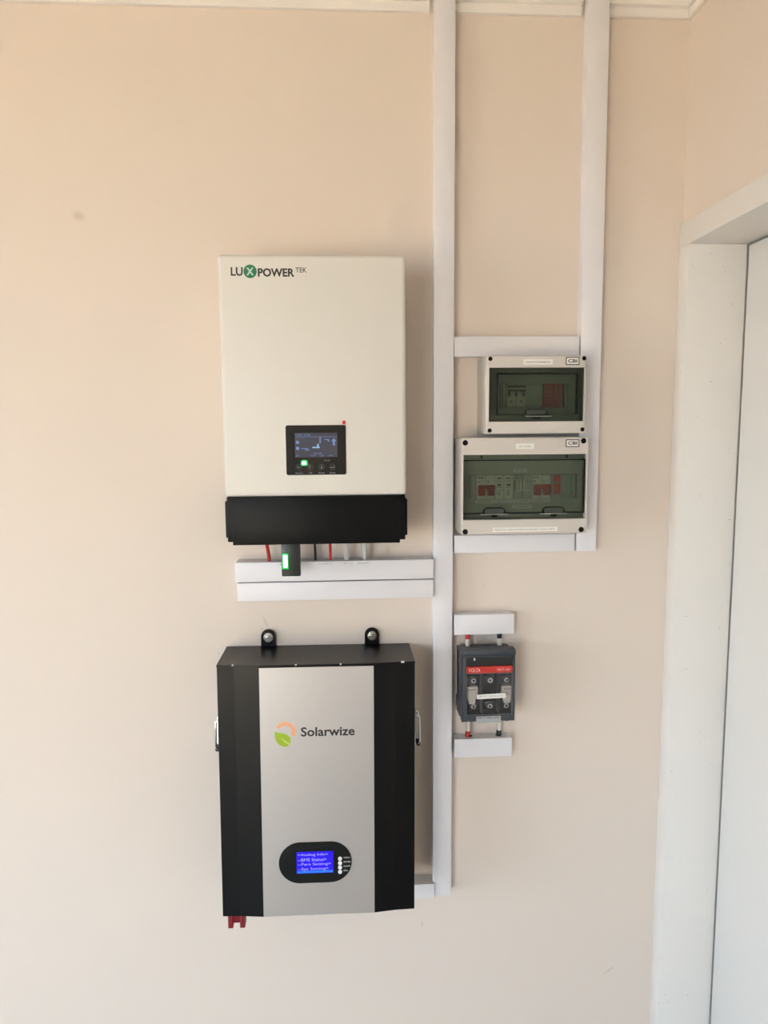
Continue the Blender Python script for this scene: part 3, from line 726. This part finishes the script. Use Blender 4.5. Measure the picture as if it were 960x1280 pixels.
# ------------------------------------------------------------------ battery
bat = thing('battery', 'black wall battery with silver front panel and blue lit display', 'battery', (-0.0545, -0.002, 1.2165))
X0, X1 = -0.2355, 0.1300
ZB0, ZB1 = 0.7265, 1.2165
FD = 0.1300
plan = [(X0, 0.002), (X1, 0.002), (X1, FD - 0.0068), (X1 - 0.0362, FD - 0.0053), (X0 + 0.2885, FD), (X0 + 0.0773, FD), (X0 + 0.0310, FD - 0.0050), (X0, FD - 0.0062)]
MB().plan(plan, ZB0, ZB1 - 0.0045).build('case', M['batt'], bat, smooth=0)
lid = [(X0 - 0.0004, 0.002), (X1 + 0.0004, 0.002), (X1 + 0.0004, FD - 0.0058), (X1 - 0.036, FD - 0.0043), (X0 + 0.2885, FD + 0.0010), (X0 + 0.0773, FD + 0.0010), (X0 + 0.0310, FD - 0.0040), (X0 - 0.0004, FD - 0.0052)]
tl = MB().plan(lid, ZB1 - 0.0043, ZB1).build('top_lid', M['batt'], bat, smooth=0)
b = MB()
for x, w in ((-0.0920, 0.003), (-0.0100, 0.0035), (0.1040, 0.006), (-0.2080, 0.003)): b.box(x, x + w, FD - 0.003 if -0.15 < x < 0.05 else FD - 0.010, FD + 0.0012 if -0.15 < x < 0.05 else FD - 0.0035, ZB1 - 0.0018, ZB1 + 0.0001)
b.build('paint_chip', M['white'], tl, smooth=0)
MB().box(X0 + 0.0775, X0 + 0.2883, FD + 0.0001, FD + 0.0011, ZB0 + 0.0005, ZB1 - 0.0050, 0.0004, 1).build('front_panel', M['silver'], bat)['label'] = 'silver front panel'
DF = FD + 0.0012
text_part('lettering', [('Solarwize', -0.0830, 1.0795, DF, 0.1000, 0.0180, 0.022)], M['ink'], bat)
# leaf and sun emblem
cx, cz = -0.1105, 1.0890
sn = MB().ring(cx - 0.0010, cz + 0.0005, DF - 0.0001, 0.0120, 0.0180, 28, 0.0002, -28, 152)
for k in range(9):
    a = math.radians(-22 + k * 21)
    c, s = math.cos(a), math.sin(a)
    r0, r1, hw = 0.0178, 0.0212, 0.0013
    ox, oz = cx - 0.0010, cz + 0.0005
    sn.prism([(ox + r0 * c + hw * s, oz + r0 * s - hw * c), (ox + r1 * c + hw * s * .5, oz + r1 * s - hw * c * .5), (ox + r1 * c - hw * s * .5, oz + r1 * s + hw * c * .5), (ox + r0 * c - hw * s, oz + r0 * s + hw * c)], DF - 0.0001, DF + 0.0001)
sn.build('sun_emblem', M['sun'], bat, smooth=0)
leaf = [(-0.1315, 1.0905), (-0.1310, 1.0800), (-0.1280, 1.0710), (-0.1220, 1.0640), (-0.1140, 1.0605), (-0.1060, 1.0625), (-0.1040, 1.0660), (-0.1015, 1.0720), (-0.1030, 1.0790), (-0.1090, 1.0845), (-0.1180, 1.0872), (-0.1255, 1.0882)]
lf = MB().prism(leaf[::1], DF - 0.0001, DF + 0.0001).build('leaf_emblem', M['leaf'], bat, smooth=0)
MB().prism([(-0.1215, 1.0795), (-0.1140, 1.0710), (-0.1050, 1.0645), (-0.1040, 1.0660), (-0.1130, 1.0728)], DF + 0.0001, DF + 0.0002).build('leaf_vein', M['leafvein'], lf, smooth=0)
# display
ov = rrect(-0.1275, 0.0098, 0.7925, 0.8735, 0.0400, 12)
dsp = MB().prism(ov, DF - 0.0005, DF + 0.0012).build('display_panel', M['dial'], bat)
DL = DF + 0.0013
MB().box(-0.0945, -0.0250, DL - 0.0003, DL, 0.8120, 0.8550).build('screen', M['lcd'], dsp, smooth=0)
MB().box(-0.0935, -0.0260, DL, DL + 0.0001, 0.8128, 0.8170).build('screen_glow', M['lcdedge'], dsp, smooth=0)
text_part('screen_text', [('>Analog Info>', -0.0920, 0.8455, DL + 0.0002, 0.0570, 0.0062, 0.0), ('--BMS Status>', -0.0920, 0.8360, DL + 0.0002, 0.0540, 0.0062, 0.0),
                          ('--Para Setting>', -0.0920, 0.8262, DL + 0.0002, 0.0620, 0.0066, 0.0), ('--Sys Setting>', -0.0920, 0.8170, DL + 0.0002, 0.0580, 0.0066, 0.0)], M['lcdtext'], dsp)
for k, s in enumerate(('MENU', 'ENTER', 'DOWN', 'ESC')):
    z = 0.8392 - k * 0.0087
    MB().disc(-0.0125, z, DL - 0.0005, DL + 0.0014, 0.0038, 18).build('button', M['white'], dsp)
text_part('panel_lettering', [('MENU', -0.0055, 0.8392, DL, 0.0115, 0.0030), ('ENTER', -0.0055, 0.8308, DL, 0.0130, 0.0030), ('DOWN', -0.0055, 0.8222, DL, 0.0120, 0.0030), ('ESC', -0.0055, 0.8137, DL, 0.0075, 0.0030)], M['label'], dsp)
# hanging lugs with bolts
for x in (-0.1528, 0.0548):
    r = 0.0145
    pts = [(x - r, 1.205), (x + r, 1.205), (x + r, 1.2365)]
    for k in range(1, 12):
        a = math.pi * k / 12
        pts.append((x + r * math.cos(a), 1.2365 + r * math.sin(a)))
    pts.append((x - r, 1.2365))
    lg = MB().prism(pts, 0.0025, 0.0065).build('hanging_lug', M['batt'], bat)
    bo = MB().disc(x, 1.2350, 0.0065, 0.0080, 0.0095, 24)
    bo.disc(x, 1.2350, 0.0080, 0.0140, 0.0068, 6).disc(x, 1.2350, 0.0140, 0.0175, 0.0040, 14)
    bo.build('bolt', M['chrome'], lg)
# carrying handles on the flanks
for s, xs in ((1, X1), (-1, X0)):
    hz = 1.068 if s > 0 else 1.067
    hp = MB().box(min(xs, xs + s * 0.003), max(xs, xs + s * 0.003), 0.035, 0.075, hz - 0.03, hz + 0.045, 0.001)
    for zz in (hz + 0.024,): hp.tube([(xs + s * 0.006, -0.038, zz), (xs + s * 0.006, -0.072, zz)], 0.0042)
    hp.build('handle_plate', M['chrome'], bat)
    hb = MB()
    xo = xs + s * 0.0065
    hb.tube([(xo, -0.042, hz + 0.024), (xo + s * 0.008, -0.042, hz + 0.020), (xo + s * 0.0085, -0.042, hz - 0.030), (xo + s * 0.0070, -0.047, hz - 0.037), (xo + s * 0.0070, -0.063, hz - 0.037),
             (xo + s * 0.0085, -0.068, hz - 0.030), (xo + s * 0.008, -0.068, hz + 0.020), (xo, -0.068, hz + 0.024)], 0.0023)
    hd = hb.build('carry_handle', M['chrome'], bat)
    MB().tube([(xo + s * 0.0070, -0.046, hz - 0.0375), (xo + s * 0.0070, -0.064, hz - 0.0375)], 0.0042).build('handle_grip', M['blackplastic'], hd)
# red terminal pair under the case
t_ = MB()
t_.box(-0.2260, -0.2000, 0.100, 0.118, ZB0 - 0.0185, ZB0 + 0.0, 0.001)
t_.box(-0.2270, -0.2175, 0.098, 0.120, ZB0 - 0.0280, ZB0, 0.001).box(-0.2045, -0.1950, 0.098, 0.120, ZB0 - 0.0280, ZB0, 0.001)
t_.build('terminal', M['term'], bat)['label'] = 'dark red terminal pair under the case'
bat.rotation_euler = (math.radians(-1.1), math.radians(0.35), 0)
